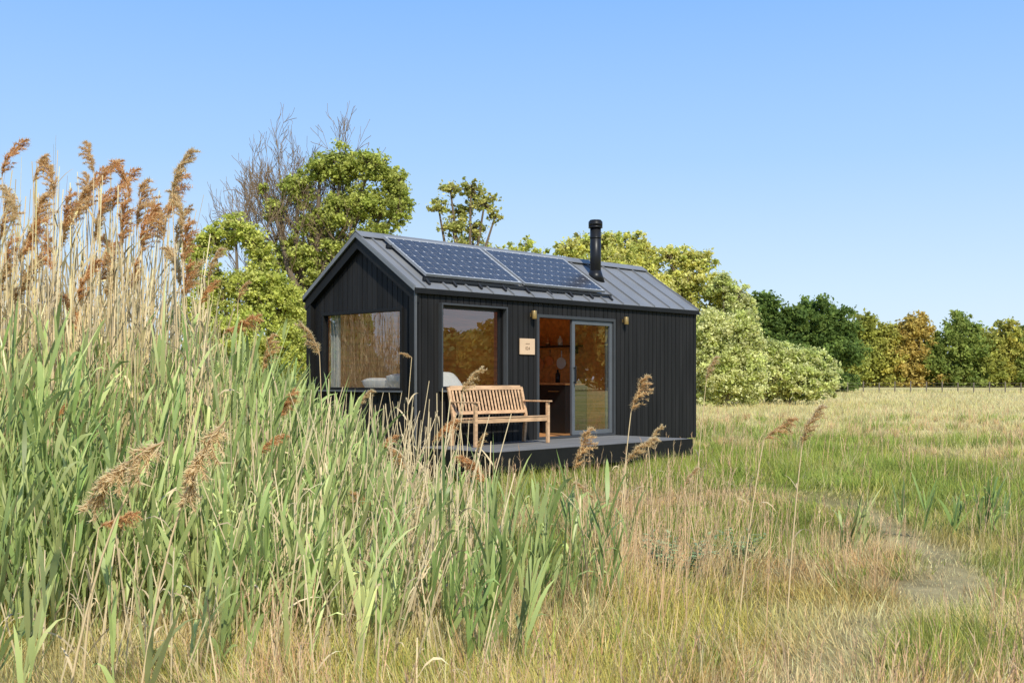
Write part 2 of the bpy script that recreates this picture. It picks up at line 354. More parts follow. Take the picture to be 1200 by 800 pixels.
# ------------------------------------------------------------------ individual plumed reeds
plumes=[]
for vvar in range(6):
    r_=np.random.default_rng(100+vvar)
    G=RB();Lp=.27;bendx=.03+.07*vvar/5
    nb=28;tone=np.array([[.95,.68,.38],[.95,.60,.30],[.95,.73,.44]])[vvar%3]
    for b in range(nb):
        t0=(b+r_.random())/nb*.95;a=r_.uniform(0,2*np.pi)
        root=np.array([bendx*t0**2,.008*math.sin(t0*5+vvar),Lp*t0-.02*t0**2])
        Lb=(.045+.075*math.sin(math.pi*min(1,t0*.75+.2)))*r_.uniform(.6,1.1)
        sp=r_.uniform(.12,.48);dd=np.array([math.cos(a)*sp+.2,math.sin(a)*sp,1.0]);dd/=np.linalg.norm(dd)
        n=54;tt=r_.random(n)*.95+.05
        P=root+dd*(Lb*tt)[:,None];P[:,2]-=Lb*.45*tt**2;P[:,0]+=Lb*.25*tt**2
        D=dd+r_.normal(0,.55,(n,3))+np.array([.1,0,-.1])
        c=tone*r_.uniform(.85,1.1,(n,1))
        G.ribbons(P,D,r_.uniform(.014,.034,n),r_.uniform(.0035,.007,n),r_.uniform(.0,.5,n),1,c,None,'grass')
        G.ribbons(root[None],dd[None],np.array([Lb]),np.array([.002]),np.array([.55]),3,tone[None]*.8,None,'stalk')
    q_=np.linspace(0,1,6)
    G.tube(np.stack([bendx*q_**2,0*q_,Lp*q_-.02*q_**2],1),np.linspace(.003,.001,6),(.8,.6,.36),4)
    o=G.build('plume_source',M_plume);plumes.append(o.data);bpy.data.objects.remove(o)
def reed(px,py,d,rpx,label,group=None,sc=1.0,tilt=.15,azm=0.0,nl=4,col=(.88,.69,.42),pv=None):
    top=W(px,py,d);root=np.array([(rpx-600)/F*d,d+.05,0.0])
    top[2]-=.12*sc*math.cos(tilt);top[0]-=.12*sc*math.sin(tilt)*math.cos(azm)
    e=empty('plumed_reed',root,0,label,'reed',group)
    t=np.linspace(0,1,9)[:,None]
    mid=root+(top-root)*np.array([.35,.5,.55 if tilt<1.5 else .8])
    pts=(1-t)**2*root+2*t*(1-t)*mid+t**2*top
    G=RB();G.tube(pts-root,np.linspace(.006,.0032,9),col,5);G.build('stalk',M_dry,e,smooth=True)
    if nl:
        G=RB();idx=rng.uniform(.2,.75,nl);P=np.stack([np.interp(idx,t[:,0],pts[:,k]) for k in range(3)],1)-root
        a=rng.uniform(0,2*np.pi,nl);D=np.stack([np.cos(a)*.6,np.sin(a)*.6,np.ones(nl)],1)
        cc=np.array([.86,.67,.4])*rng.uniform(.7,1.1,(nl,1))
        G.ribbons(P,D,rng.uniform(.18,.36,nl),rng.uniform(.009,.016,nl),rng.uniform(.3,1,nl),5,cc,None,'leaf');G.build('leaves',M_reed,e)
    p=bpy.data.objects.new('plume',plumes[pv] if pv is not None else random.choice(plumes));COL.objects.link(p);p.parent=e
    p.location=Vector([float(v) for v in top-root]);p.rotation_euler=(0,tilt,azm);p.scale=(sc*1.35,sc*1.35,sc*1.12)
    return e
PI=math.pi
SK=[(5,188,.9),(42,200,.7),(62,214,1),(107,187,.8),(120,206,.75),(101,228,1.05),(150,216,.95),(134,226,1),(205,204,1.05),(199,234,1.05),(190,262,1),(161,246,1.1),(90,242,.9),(15,243,1),(2,262,1),(40,262,1.1),(75,266,1.1),(112,262,1),(141,266,1),(168,280,1),(206,268,.9),(25,290,.9),(4,306,.9),(60,300,.9),(95,335,1),(90,372,1),(130,300,.9),(-20,230,1),(-45,250,1),(-70,215,1)]
rs=random.Random(5)
for k in range(24): SK.append((rs.uniform(-60,225),rs.uniform(225,345),rs.uniform(.7,1.1)))
for (px,py,s) in SK:
    dd=random.uniform(7.0,8.4)
    reed(px,py,dd,px-random.uniform(-18,30),'tall dry reed with a tan feathery plume in the skyline cluster of the reed bed','tall plumed reeds on the reed bed skyline',s*1.15*dd/8.2,random.uniform(-.05,.25),random.choice([0,.5,-.4,0,2.5]),3)
SP=[(246,312,8.5,235,'dry reed whose narrow plume stands just left of the bare tree branches',.9,.1,0),
(238,345,8,225,'short plumed reed rising beside the lower left tree foliage',.7,.2,0),
(281,342,9,268,'reed with a small pale plume in front of the lower tree crown',.6,.2,0),
(276,380,8,262,'reed with a ragged plume leaning right before the tree',1,.9,0),
(310,418,8.5,300,'upright dry reed with thin plume left of the gable window',1,.1,0),
(372,400,9.5,380,'dry reed whose plume hangs before the left edge of the gable window',1.05,.15,PI),
(420,470,9.2,425,'reed plume poking up below the gable window',.8,.4,0),
(478,415,10.5,470,'slim bent reed tip crossing the house corner',.4,.9,PI),
(545,447,9.8,538,'reed with a pale plume standing over the bench backrest left end',.95,.3,0),
(514,505,9.4,520,'reed plume in front of the left bench leg',.95,.5,0),
(447,522,8.6,440,'low reed plume rising below the house corner',.7,.4,0),
(470,535,8,480,'feathery pale reed plume among green leaves under the bench',.9,.4,PI),
(565,552,7.4,580,'reed with ragged plume below the deck edge, left of centre',.9,.4,PI),
(150,532,3.9,60,'large drooping reed plume nearest the camera at far left',1.15,1.9,PI),
(234,520,4.1,150,'large reed plume in the left foreground hanging just right of the other near plume',1.1,2.3,PI),
(132,608,4.6,90,'small low reed plume below the two large foreground plumes',.6,1.0,0),
(63,488,6.2,60,'small pale reed tip against the left green reeds',.5,.2,0),
(330,478,7.4,322,'pale reed plume standing among green leaves left of the house',.8,.3,0),
(744,465,7,722,'tall reed whose plume stands before the right edge of the glass door',.85,.25,0),
(677,531,6.5,692,'reed with plume in front of the deck below the door',.9,.2,.1),
(744,526,7.2,728,'reed with leaning plume in front of the deck right of the door',.85,.6,0),
(762,512,8.2,768,'thin reed with small plume before the deck right half',.6,.2,0),
(829,434,11,815,'reed with plume standing at the right corner of the house',.9,.1,0),
(908,503,6.3,868,'reed in the open meadow with plume nodding to the right',.75,.8,0),
(943,502,6.4,925,'upright pale reed in the meadow, the rightmost plumed one',.9,.15,0),
(805,560,7.5,822,'short reed with small plume among dry stems right of the deck',.55,.3,0),
(690,575,7,700,'low reed plume in the grass in front of the deck',.55,.5,PI),
(430,585,7,455,'small reed plume sunk in the green leaves',.6,.8,PI),
(560,520,9.6,556,'thin reed plume in front of the bench seat legs',.6,.1,0),
(310,520,6.8,290,'ragged pale plume amid the green reed leaves left of the house',.7,.6,0)]
for (px,py,dd,rp_,lab,s,t,a) in SP: reed(px,py,dd,rp_,lab,None,s,t,a,4,pv=(5 if dd<4.5 else (random.choice([2,5,0]) if px>600 else None)))
# ------------------------------------------------------------------ house
A0=math.atan2(d1[1],d1[0])
H_=empty('tiny_house',(P0[0],P0[1],0),A0,'black clad tiny house with pitched metal roof, solar panels and glass door','house')
LEN=7.05;WID=2.62;ZB=.36;ZE=2.74;RISE=.86/1.31
WA=(.47,1.79,1.31,2.54);DO=(2.54,4.55,.50,2.50);WG=(.34,2.28,1.29,2.50)
def slab(mb,u0,u1,z0,z1,holes,put):
    us=sorted({u0,u1,*[h[0] for h in holes],*[h[1] for h in holes]});zs=sorted({z0,z1,*[h[2] for h in holes],*[h[3] for h in holes]})
    us=[u for u in us if u0<=u<=u1];zs=[z for z in zs if z0<=z<=z1]
    for a,b in zip(us[:-1],us[1:]):
        for c,d in zip(zs[:-1],zs[1:]):
            if any(h[0]<=(a+b)/2<=h[1] and h[2]<=(c+d)/2<=h[3] for h in holes):continue
            put(a,b,c,d)
def clad(u0,u1,z0,topf,holes,put,pitch=.118,gap=.014):
    u=u0
    while u<u1-.005:
        e=min(u+pitch-gap,u1)
        cuts=sorted({u,e,*[v for h in holes for v in h[:2] if u<v<e]})
        for a,b in zip(cuts[:-1],cuts[1:]):
            if b-a<.004: continue
            hs=sorted([h for h in holes if h[0]<=(a+b)/2<=h[1]],key=lambda h:h[2]);z=z0
            for h in hs:
                if h[2]>z: put(a,b,z,h[2],h[2])
                z=h[3]
            put(a,b,z,topf(a),topf(b))
        u+=pitch
m=MB();holes=[WA,DO]
clad(.005,LEN,ZB,lambda u:ZE,holes,lambda a,b,z,t0,t1:m.box(a,b,0,.02,z,t0));m.build('side_cladding',M_clad,H_)
m=MB();slab(m,.12,LEN-.1,ZB,ZE,holes,lambda a,b,c,d:m.box(a,b,.021,.1,c,d));m.build('side_wall',M_trim,H_)
m=MB();slab(m,.12,LEN-.1,.5,ZE,holes,lambda a,b,c,d:m.box(a,b,.101,.112,c,d));m.build('side_lining',M_wood,H_)
gt=lambda w:ZE-.02+RISE*min(w,WID-w)
m=MB()
def gput(a,b,z,t0,t1,x0=.06,x1=.08): m.hexa([(x0,a,z),(x1,a,z),(x1,b,z),(x0,b,z),(x0,a,t0),(x1,a,t0),(x1,b,t1),(x0,b,t1)])
clad(.12,1.31,ZB,gt,[WG],gput);clad(1.31,2.5,ZB,gt,[WG],gput);m.build('gable_cladding',M_clad,H_)
m=MB();slab(m,.02,WID-.02,ZB,ZE-.03,[WG],lambda a,b,c,d:m.box(.082,.118,a,b,c,d))
m.hexa([(.082,.02,ZE-.03),(.118,.02,ZE-.03),(.118,WID/2,ZE-.03),(.082,WID/2,ZE-.03),(.082,.02,ZE-.029),(.118,.02,ZE-.029),(.118,WID/2,gt(WID/2)-.01),(.082,WID/2,gt(WID/2)-.01)])
m.hexa([(.082,WID/2,ZE-.03),(.118,WID/2,ZE-.03),(.118,WID-.02,ZE-.03),(.082,WID-.02,ZE-.03),(.082,WID/2,gt(WID/2)-.01),(.118,WID/2,gt(WID/2)-.01),(.118,WID-.02,ZE-.029),(.082,WID-.02,ZE-.029)])
m.build('gable_wall',M_trim,H_)
m=MB();m.box(-.02,.059,.0,.115,ZB,ZE);m.build('corner_post',M_trim,H_,.004)
m=MB();m.box(-.02,.059,WID-.115,WID,ZB,ZE);m.build('corner_post',M_trim,H_,.004)
m=MB();m.box(-.03,.003,-.027,-.002,ZB,ZE-.02);m.build('corner_strip',M_corner,H_)
m=MB()
for s_ in(0,1):
    f=(lambda v:v) if s_==0 else (lambda v:WID-v)
    zz=lambda v:ZE+RISE*v
    m.hexa([(-.025,f(-.02),zz(-.02)-.17),(.055,f(-.02),zz(-.02)-.17),(.055,f(1.31),zz(1.31)-.17),(-.025,f(1.31),zz(1.31)-.17),(-.025,f(-.02),zz(-.02)+.008),(.055,f(-.02),zz(-.02)+.008),(.055,f(1.31),zz(1.31)+.008),(-.025,f(1.31),zz(1.31)+.008)])
m.build('rake_board',M_trim,H_)
LIGHT_OPENING=(5.2,6.4,1.3,2.3)  # unseen hole in the back wall, added to let daylight into the interior
m=MB();slab(m,.02,LEN,ZB,ZE,[LIGHT_OPENING],lambda a,b,c,d:m.box(a,b,WID-.1,WID,c,d));m.build('back_wall',M_clad,H_)
m=MB();slab(m,.12,LEN-.1,.5,ZE,[LIGHT_OPENING],lambda a,b,c,d:m.box(a,b,WID-.113,WID-.101,c,d));m.build('back_lining',M_wood,H_)
m=MB();m.box(LEN-.1,LEN-.002,.022,WID-.102,ZB,ZE)
m.hexa([(LEN-.1,.0,ZE),(LEN,.0,ZE),(LEN,1.31,ZE),(LEN-.1,1.31,ZE),(LEN-.1,0,ZE+.001),(LEN,0,ZE+.001),(LEN,1.31,3.56),(LEN-.1,1.31,3.56)])
m.hexa([(LEN-.1,1.31,ZE),(LEN,1.31,ZE),(LEN,WID,ZE),(LEN-.1,WID,ZE),(LEN-.1,1.31,3.56),(LEN,1.31,3.56),(LEN,WID,ZE+.001),(LEN-.1,WID,ZE+.001)])
m.build('end_wall',M_clad,H_)
m=MB();m.box(.12,LEN-.1,.115,WID-.115,.40,.499);m.build('floor',M_floor,H_)
m=MB();m.box(4.9,4.96,.115,WID-.115,.5,2.68);m.build('partition',M_wood,H_)
m=MB();m.box(.15,LEN-.15,.1,WID-.1,.02,ZB-.01);m.build('underframe',M_trim,H_)
# roof
X0,X1=-.05,LEN+.03;EO=.035
zz=lambda v:ZE+.012+RISE*v
for s_ in(0,1):
    f=(lambda v:v) if s_==0 else (lambda v:WID-v)
    m=MB();a,b=-EO,1.31
    m.hexa([(X0,f(a),zz(a)),(X1,f(a),zz(a)),(X1,f(b),zz(b)),(X0,f(b),zz(b)),(X0,f(a),zz(a)+.04),(X1,f(a),zz(a)+.04),(X1,f(b),zz(b)+.04),(X0,f(b),zz(b)+.04)])
    RO=m.build('roof_slope',M_roof,H_)
    m=MB();a=.1;lz=lambda v:zz(v)-.06
    m.hexa([(.12,f(a),lz(a)),(LEN-.1,f(a),lz(a)),(LEN-.1,f(b),lz(b)),(.12,f(b),lz(b)),(.12,f(a),lz(a)+.02),(LEN-.1,f(a),lz(a)+.02),(LEN-.1,f(b),lz(b)+.02),(.12,f(b),lz(b)+.02)])
    m.build('ceiling_lining',M_wood,RO)
    us=[X0,X0+.20]+[X0+.20+.46*k for k in range(1,15)]+[X1-.03]
    for u in us:
        m=MB();a,b=-EO-.004,1.29;zt=lambda v:zz(v)+.041
        m.hexa([(u,f(a),zt(a)),(u+.022,f(a),zt(a)),(u+.022,f(b),zt(b)),(u,f(b),zt(b)),(u,f(a),zt(a)+.03),(u+.022,f(a),zt(a)+.03),(u+.022,f(b),zt(b)+.03),(u,f(b),zt(b)+.03)])
        m.build('standing_seam',M_roof,RO)
    m=MB();m.box(X0+.0,X1,*( (-EO-.022,-EO-.003) if s_==0 else (WID+EO+.003,WID+EO+.022)),zz(-EO)-.045,zz(-EO)+.03);m.build('fascia',M_trim,RO)
m=MB()
for s_ in(1,-1):
    y0=1.31;y1=1.31-s_*.14;zt=zz(1.31)+.078
    m.hexa([(X0-.01,y0,zt),(X1+.01,y0,zt),(X1+.01,y1,zt-.14*RISE),(X0-.01,y1,zt-.14*RISE),(X0-.01,y0,zt+.012),(X1+.01,y0,zt+.012),(X1+.01,y1,zt+.012-.14*RISE),(X0-.01,y1,zt+.012-.14*RISE)])
m.build('ridge_cap',M_roof,H_)
m=MB()
for s_ in(0,1):
    f=(lambda v:v) if s_==0 else (lambda v:WID-v);a,b=-EO,1.31
    m.hexa([(X0-.012,f(a),zz(a)-.01),(X0-.003,f(a),zz(a)-.01),(X0-.003,f(b),zz(b)-.01),(X0-.012,f(b),zz(b)-.01),(X0-.012,f(a),zz(a)+.06),(X0-.003,f(a),zz(a)+.06),(X0-.003,f(b),zz(b)+.06),(X0-.012,f(b),zz(b)+.06)])
m.build('rake_edge',M_roof,H_)
# chimney
cs_,cw=5.0,.79;zc=zz(cw)
m=MB();m.cyl((cs_,cw,zc-.1),(cs_,cw,zc+.93),.1,n=28);CH=m.build('chimney',M_pipe,H_,0,True)
m=MB();q=lambda z:(cs_,cw,zc+z)
m.cyl(q(.93),q(.96),.128,n=28);m.cyl(q(.97),q(1.04),.128,n=28);m.cyl(q(1.04),q(1.075),.128,.10,n=28);m.cyl(q(.96),q(.97),.09,n=28);m.build('flue_cap',M_pipe,CH,0,True)
m=MB();m.cyl(q(.74),q(.77),.106,n=28);m.build('collar',M_pipe,CH,0,True)
m=MB();m.cyl(q(-.05),q(.16),.17,.105,n=28);m.build('flashing',M_pipe,CH,0,True)
# solar panels
ang=math.atan(RISE);sl_=1.13;Lx=2.0;t=.022
for k in range(2):
    s0=.36+k*2.11
    m=MB();m.box(0,Lx,0,sl_,-.005,0.0);E=m.build('solar_panel',M_sheet,H_);E.location=(s0,.17,zz(.17)+.14);E.rotation_euler=(ang,0,0)
    m=MB()
    m.box(0,Lx,-t,0,-.035,.006).box(0,Lx,sl_,sl_+t,-.035,.006).box(-t,0,-t,sl_+t,-.035,.006).box(Lx,Lx+t,-t,sl_+t,-.035,.006);m.build('frame',M_pframe,E)
    nx,ny=12,6;cx=(Lx-.03)/nx;cy=(sl_-.03)/ny
    m=MB()
    for i in range(nx):
        for j in range(ny):
            x0=.015+i*cx+.004;x1=x0+cx-.008;y0=.015+j*cy+.004;y1=y0+cy-.008;q=.013;z=.003
            n=len(m.v);m.v+=[(x0+q,y0,z),(x1-q,y0,z),(x1,y0+q,z),(x1,y1-q,z),(x1-q,y1,z),(x0+q,y1,z),(x0,y1-q,z),(x0,y0+q,z)];m.f.append(tuple(range(n,n+8)))
    m.build('solar_cells',M_cell,E)
zr=lambda v:zz(v)+.06
for v in(.12,.95):
    m=MB();m.box(.25,4.6,v-.02,v+.02,zr(v)+.0,zr(v)+.045)
    if v<.5:
        for k in range(9):
            s_=.3+k*.53
            m.cyl((s_,.03,zr(.03)+.0),(s_,.12,zr(.12)+.03),.02,n=8)
    m.build('panel_rail',M_rail,H_)
# side window
def frame_rect(mb,a,b,c,d,t,y0,y1):
    mb.box(a,b,y0,y1,c,c+t).box(a,b,y0,y1,d-t,d).box(a,a+t,y0,y1,c+t,d-t).box(b-t,b,y0,y1,c+t,d-t)
a,b,c,d=WA
m=MB();m.quad([(a+.04,.065,c+.04),(b-.04,.065,c+.04),(b-.04,.065,d-.04),(a+.04,.065,d-.04)]);E=m.build('window',M_glass,H_)
m=MB();frame_rect(m,a-.03,b+.03,c-.03,d+.03,.028,-.075,.11);m.build('window_surround',M_box,E,.003)
m=MB();frame_rect(m,a,b,c,d,.045,.045,.09);m.build('sash',M_black,E,.004)
m=MB();m.box(a-.05,b+.05,-.12,-.076,c-.035,c-.015);m.build('sill',M_alu,E)
# gable window
a,b,c,d=WG
m=MB();m.quad([(.088,b-.04,c+.04),(.088,a+.04,c+.04),(.088,a+.04,d-.04),(.088,b-.04,d-.04)]);E=m.build('window',M_glass,H_)
m=MB()
def fy(a,b,c,d,t,x0,x1):
    m.box(x0,x1,a,b,c,c+t).box(x0,x1,a,b,d-t,d).box(x0,x1,a,a+t,c+t,d-t).box(x0,x1,b-t,b,c+t,d-t)
fy(a,b,c,d,.045,.03,.13);m.build('sash',M_trim,E,.003)
m=MB();m.box(-.02,.028,a-.02,b+.02,c-.02,c+.005);m.build('sill',M_alu,E)
# sliding door
a,b,c,d=DO
m=MB();m.box(a,a+.05,-.03,.1,c,d).box(b-.05,b,-.03,.1,c,d).box(a+.05,b-.05,-.03,.1,d-.05,d).box(a+.05,b-.05,-.03,.1,c,c+.03);E=m.build('door_frame',M_box,H_,.003)
a2,b2=3.43,4.495;c2,d2_=c+.035,d-.055;t=.07
m=MB();m.box(a2,a2+t,.0,.045,c2,d2_).box(b2-t,b2,.0,.045,c2,d2_).box(a2+t,b2-t,.0,.045,d2_-t,d2_).box(a2+t,b2-t,.0,.045,c2,c2+t);E=m.build('sliding_door',M_alu,H_,.004)
m=MB();m.quad([(a2+t-.01,.022,c2+t-.01),(b2-t+.01,.022,c2+t-.01),(b2-t+.01,.022,d2_-t+.01),(a2+t-.01,.022,d2_-t+.01)]);m.build('glass',M_glass,E)
m=MB();m.box(a2+.025,a2+.05,-.05,-.035,1.38,1.68).box(a2+.028,a2+.047,-.036,-.002,1.4,1.42).box(a2+.028,a2+.047,-.036,-.002,1.64,1.66);m.build('handle',M_black,E,.003)
m=MB();a3=a2+.02;m.box(a3+.02,b2-.03,.055,.09,c2,c2+t).box(a3+.02,b2-.03,.055,.09,d2_-t,d2_).box(a3+.02,a3+.02+t,.055,.09,c2+t,d2_-t).box(b2-.03-t,b2-.03,.055,.09,c2+t,d2_-t);E=m.build('sliding_door',M_alu,H_,.004);tag(E,'open sliding leaf pushed behind the other leaf')
for s_ in(2.42,4.79):
    m=MB();m.cyl((0,0,-.065),(0,0,.065),.042,n=20);E=m.build('wall_lamp',M_brass,H_,.003,True);E.location=(s_,-.07,2.48)
    m=MB();m.box(-.02,.02,.04,.069,-.03,.03);m.build('bracket',M_brass,E)
# plaque
PQ=empty('number_sign',(P0+d1*2.317-d2*.012).tolist()+[1.976],A0,'small pale wooden number plaque on the black wall between window and door','sign')
m=MB();m.box(-.172,.172,-.012,.008,-.126,.126);m.build('plate',M_plate,PQ,.004)
def text(body,size,loc,parent,name):
    cu=bpy.data.curves.new('t','FONT');cu.body=body;cu.size=size;cu.align_x='CENTER';cu.align_y='CENTER';cu.extrude=.001
    to=bpy.data.objects.new('t',cu);COL.objects.link(to);dg=bpy.context.evaluated_depsgraph_get()
    me=bpy.data.meshes.new_from_object(to.evaluated_get(dg));bpy.data.objects.remove(to)
    me.materials.clear();me.materials.append(M_ink)
    o=bpy.data.objects.new(name,me);COL.objects.link(o);o.parent=parent;o.location=loc;o.rotation_euler=(R(90),0,0)
text('024',.07,(0,-.0145,-.03),PQ,'number')
m=MB()
for k in range(6): m.box(-.045+k*.016,-.036+k*.016,-.0145,-.0125,.035,.048+.005*(k%2))
m.build('emblem',M_ink,PQ)
# deck
DK=empty('deck',(P0[0],P0[1],0),A0,'dark timber deck platform in front of the glass door','deck')
m=MB();yy=-.012
while yy>-1.5:
    m.box(0,4.55,yy-.135,yy,.468,.495);yy-=.141
m.build('deck_boards',M_deck,DK)
m=MB();m.box(-.0,4.55,-1.60,-1.572,.22,.49).box(4.552,4.58,-1.60,-.02,.22,.49).box(-.03,-.002,-1.60,-.02,.22,.49);m.build('fascia',M_trim,DK)
for s_ in(.1,1.5,3.0,4.4):
    m=MB();m.box(s_,s_+.1,-1.5,-1.4,-.05,.46);m.build('post',M_trim,DK)
# bench
bs=.50;BO=P0+d1*bs-d2*.16
BN=empty('garden_bench',(BO[0],BO[1],.495),A0,'slatted teak garden bench with armrests on the deck under the side window','bench')
BW=1.58;LG=.048
for k,s_ in enumerate((0,BW-LG)):
    m=MB();m.box(s_,s_+LG,-.55,-.502,0,.62);m.build('leg',M_teak,BN,.006)
    m=MB();m.hexa([(s_,-.05,0),(s_+LG,-.05,0),(s_+LG,0,0),(s_,0,0),(s_,-.09,.42),(s_+LG,-.09,.42),(s_+LG,-.045,.42),(s_,-.045,.42)])
    m.hexa([(s_,-.09,.421),(s_+LG,-.09,.421),(s_+LG,-.045,.421),(s_,-.045,.421),(s_,.02,.85),(s_+LG,.02,.85),(s_+LG,.055,.85),(s_,.055,.85)]);m.build('leg',M_teak,BN,.005)
    m=MB();m.box(s_-.01,s_+LG+.01,-.59,-.05,.622,.645);m.build('armrest',M_teak,BN,.006)
m=MB();m.box(LG,BW-LG,-.54,-.512,.335,.40).box(LG,BW-LG,-.085,-.06,.335,.40)
for s_ in(.01,BW-.045,BW/2-.02): m.box(s_,s_+.03,-.50,-.10,.34,.395)
m.build('seat_frame',M_teak,BN,.004)
m=MB()
for k in range(7):
    y0=-.55+k*.065;m.box(.0 if 0<k else .05,BW-(0 if 0<k else .05),y0,y0+.05,.402-.004*k,.421-.004*k)
m.build('seat',M_teak,BN,.005)
m=MB()
by=lambda z:-.085+(z-.42)*.27
m.hexa([(.05,by(.45)-.01,.45),(BW-.05,by(.45)-.01,.45),(BW-.05,by(.45)+.016,.45),(.05,by(.45)+.016,.45),(.05,by(.5)-.01,.5),(BW-.05,by(.5)-.01,.5),(BW-.05,by(.5)+.016,.5),(.05,by(.5)+.016,.5)])
m.hexa([(.05,by(.805)-.01,.805),(BW-.05,by(.805)-.01,.805),(BW-.05,by(.805)+.018,.805),(.05,by(.805)+.018,.805),(.05,by(.87)-.01,.87),(BW-.05,by(.87)-.01,.87),(BW-.05,by(.87)+.018,.87),(.05,by(.87)+.018,.87)])
ns=21;pt=(BW-.10-.02)/ns
for k in range(ns):
    x0=.07+k*pt;m.hexa([(x0,by(.5)-.002,.5),(x0+.034,by(.5)-.002,.5),(x0+.034,by(.5)+.01,.5),(x0,by(.5)+.01,.5),(x0,by(.805)-.002,.805),(x0+.034,by(.805)-.002,.805),(x0+.034,by(.805)+.01,.805),(x0,by(.805)+.01,.805)])
m.build('backrest',M_teak,BN,.003)
# interior things
def hp(s_,w_,z): p=P0+d1*s_+d2*w_;return (p[0],p[1],z)
BD=empty('bed',hp(.16,.16,.5),A0,'built in bed with white bedding behind the gable window','bed')
m=MB();m.box(0,2.1,0,2.3,0,.40);m.build('bed_base',M_wood,BD)
m=MB();m.box(.02,2.06,.02,2.28,.401,.76);m.build('mattress',M_white,BD,.05)
def pillow(s_,w_,z,rz,lab,tilt=.5,sz=(.62,.42,.18)):
    G=RB();n=14;u=np.linspace(-1,1,n);U,Vv=np.meshgrid(u,u);e=(1-U**4)*(1-Vv**4);hh=sz[2]/2*e**.45
    a=np.stack([U*sz[0]/2*(1-.06*Vv**2),Vv*sz[1]/2*(1-.06*U**2),hh],-1).reshape(-1,3);b=a*np.array([1,1,-1])
    ii=np.arange(n-1)[:,None]*n;jj=np.arange(n-1)[None];q=np.stack([ii+jj,ii+jj+1,ii+n+jj+1,ii+n+jj],-1).reshape(-1,4)
    G.add(a,q,np.full((n*n,3),.8));G.add(b,q[:,::-1],np.full((n*n,3),.8))
    o=G.build('pillow',M_white,None,smooth=True);o.location=hp(s_,w_,z);o.rotation_euler=(tilt,0,A0+rz);tag(o,lab,'pillow')
pillow(.95,.40,1.40,.1,'white pillow against the side window nearest the house corner',.8)
pillow(.42,.75,1.38,1.4,'white pillow behind the right corner of the gable window',.7)
pillow(.5,1.35,1.34,1.7,'white pillow in the middle behind the gable window',.5)
G=RB();n=60;u=np.linspace(0,1,n);yv=2.04+u*.22;xv=.2+.025*np.sin(u*34)
A=np.stack([xv,yv,np.full(n,1.27)],1);Bv=np.stack([xv+.01*np.sin(u*22),yv,np.full(n,2.62)],1);q=np.stack([np.arange(n-1),np.arange(1,n),np.arange(1,n)+n,np.arange(n-1)+n],1)
G.add(np.concatenate([A,Bv]),q,np.full((2*n,3),.7));o=G.build('curtain',M_curtain,None,smooth=True);o.location=(P0[0],P0[1],0);o.rotation_euler=(0,0,A0);tag(o,'pale curtain hanging at the left side of the gable window','curtain')
KC=empty('kitchen_counter',hp(4.30,.9,.5),A0,'black kitchen cabinet seen through the open door','cabinet')
m=MB();m.box(0,.59,0,1.58,0,.86);m.build('cabinet_body',M_black,KC,.004)
m=MB();m.box(-.03,.59,-.02,1.59,.862,.9);m.build('worktop',M_floor,KC,.004)
for k in range(3):
    m=MB();m.box(-.022,-.003,.15+k*.5,.4+k*.5,.74,.755);m.build('handle',M_brass,KC)
KS=empty('wall_shelf',hp(4.68,1.0,2.05),A0,'dark shelf over the kitchen counter inside the open door','shelf')
m=MB();m.box(0,.215,0,1.45,0,.03);m.build('board',M_black,KS)
for q in(.1,1.3):
    m=MB();m.box(.02,.2,q,q+.03,-.12,0);m.build('bracket',M_black,KS)
for (w_,z_,r_,col,lab) in((1.50,1.76,.10,M_white,'white round plate hung above the kitchen counter'),(1.78,1.80,.08,M_copper,'smaller copper pan hung above the kitchen counter'),(2.05,1.75,.11,M_copper,'larger copper pan hung above the kitchen counter')):
    m=MB();m.cyl((0,0,0),(-.03,0,0),r_,r_*1.1,n=24);m.box(-.02,-.01,-.01,.01,r_,r_+.13);o=m.build('hanging_pan',col,None,0,True);o.location=hp(4.89,w_,z_);o.rotation_euler=(0,0,A0);tag(o,lab,'pan')
for (w_,hh,z_,col,lab) in((1.35,.24,1.402,M_black,'dark bottle standing on the kitchen worktop'),(1.9,.16,1.402,M_white,'white jug standing on the kitchen worktop'),(2.15,.2,1.402,M_brass,'amber jar standing on the kitchen worktop'),(1.45,.18,2.082,M_white,'white jar standing on the wall shelf'),(1.75,.16,2.082,M_copper,'copper canister standing on the wall shelf'),(2.05,.2,2.082,M_brass,'amber bottle standing on the wall shelf')):
    m=MB();m.cyl((0,0,0),(0,0,hh*.65),.045,n=18);m.cyl((0,0,hh*.65),(0,0,hh*.8),.045,.018,n=18);m.cyl((0,0,hh*.8),(0,0,hh),.018,n=18);o=m.build('bottle',col,None,0,True);o.location=hp(4.6 if z_<2 else 4.78,w_,z_);tag(o,lab,'bottle')
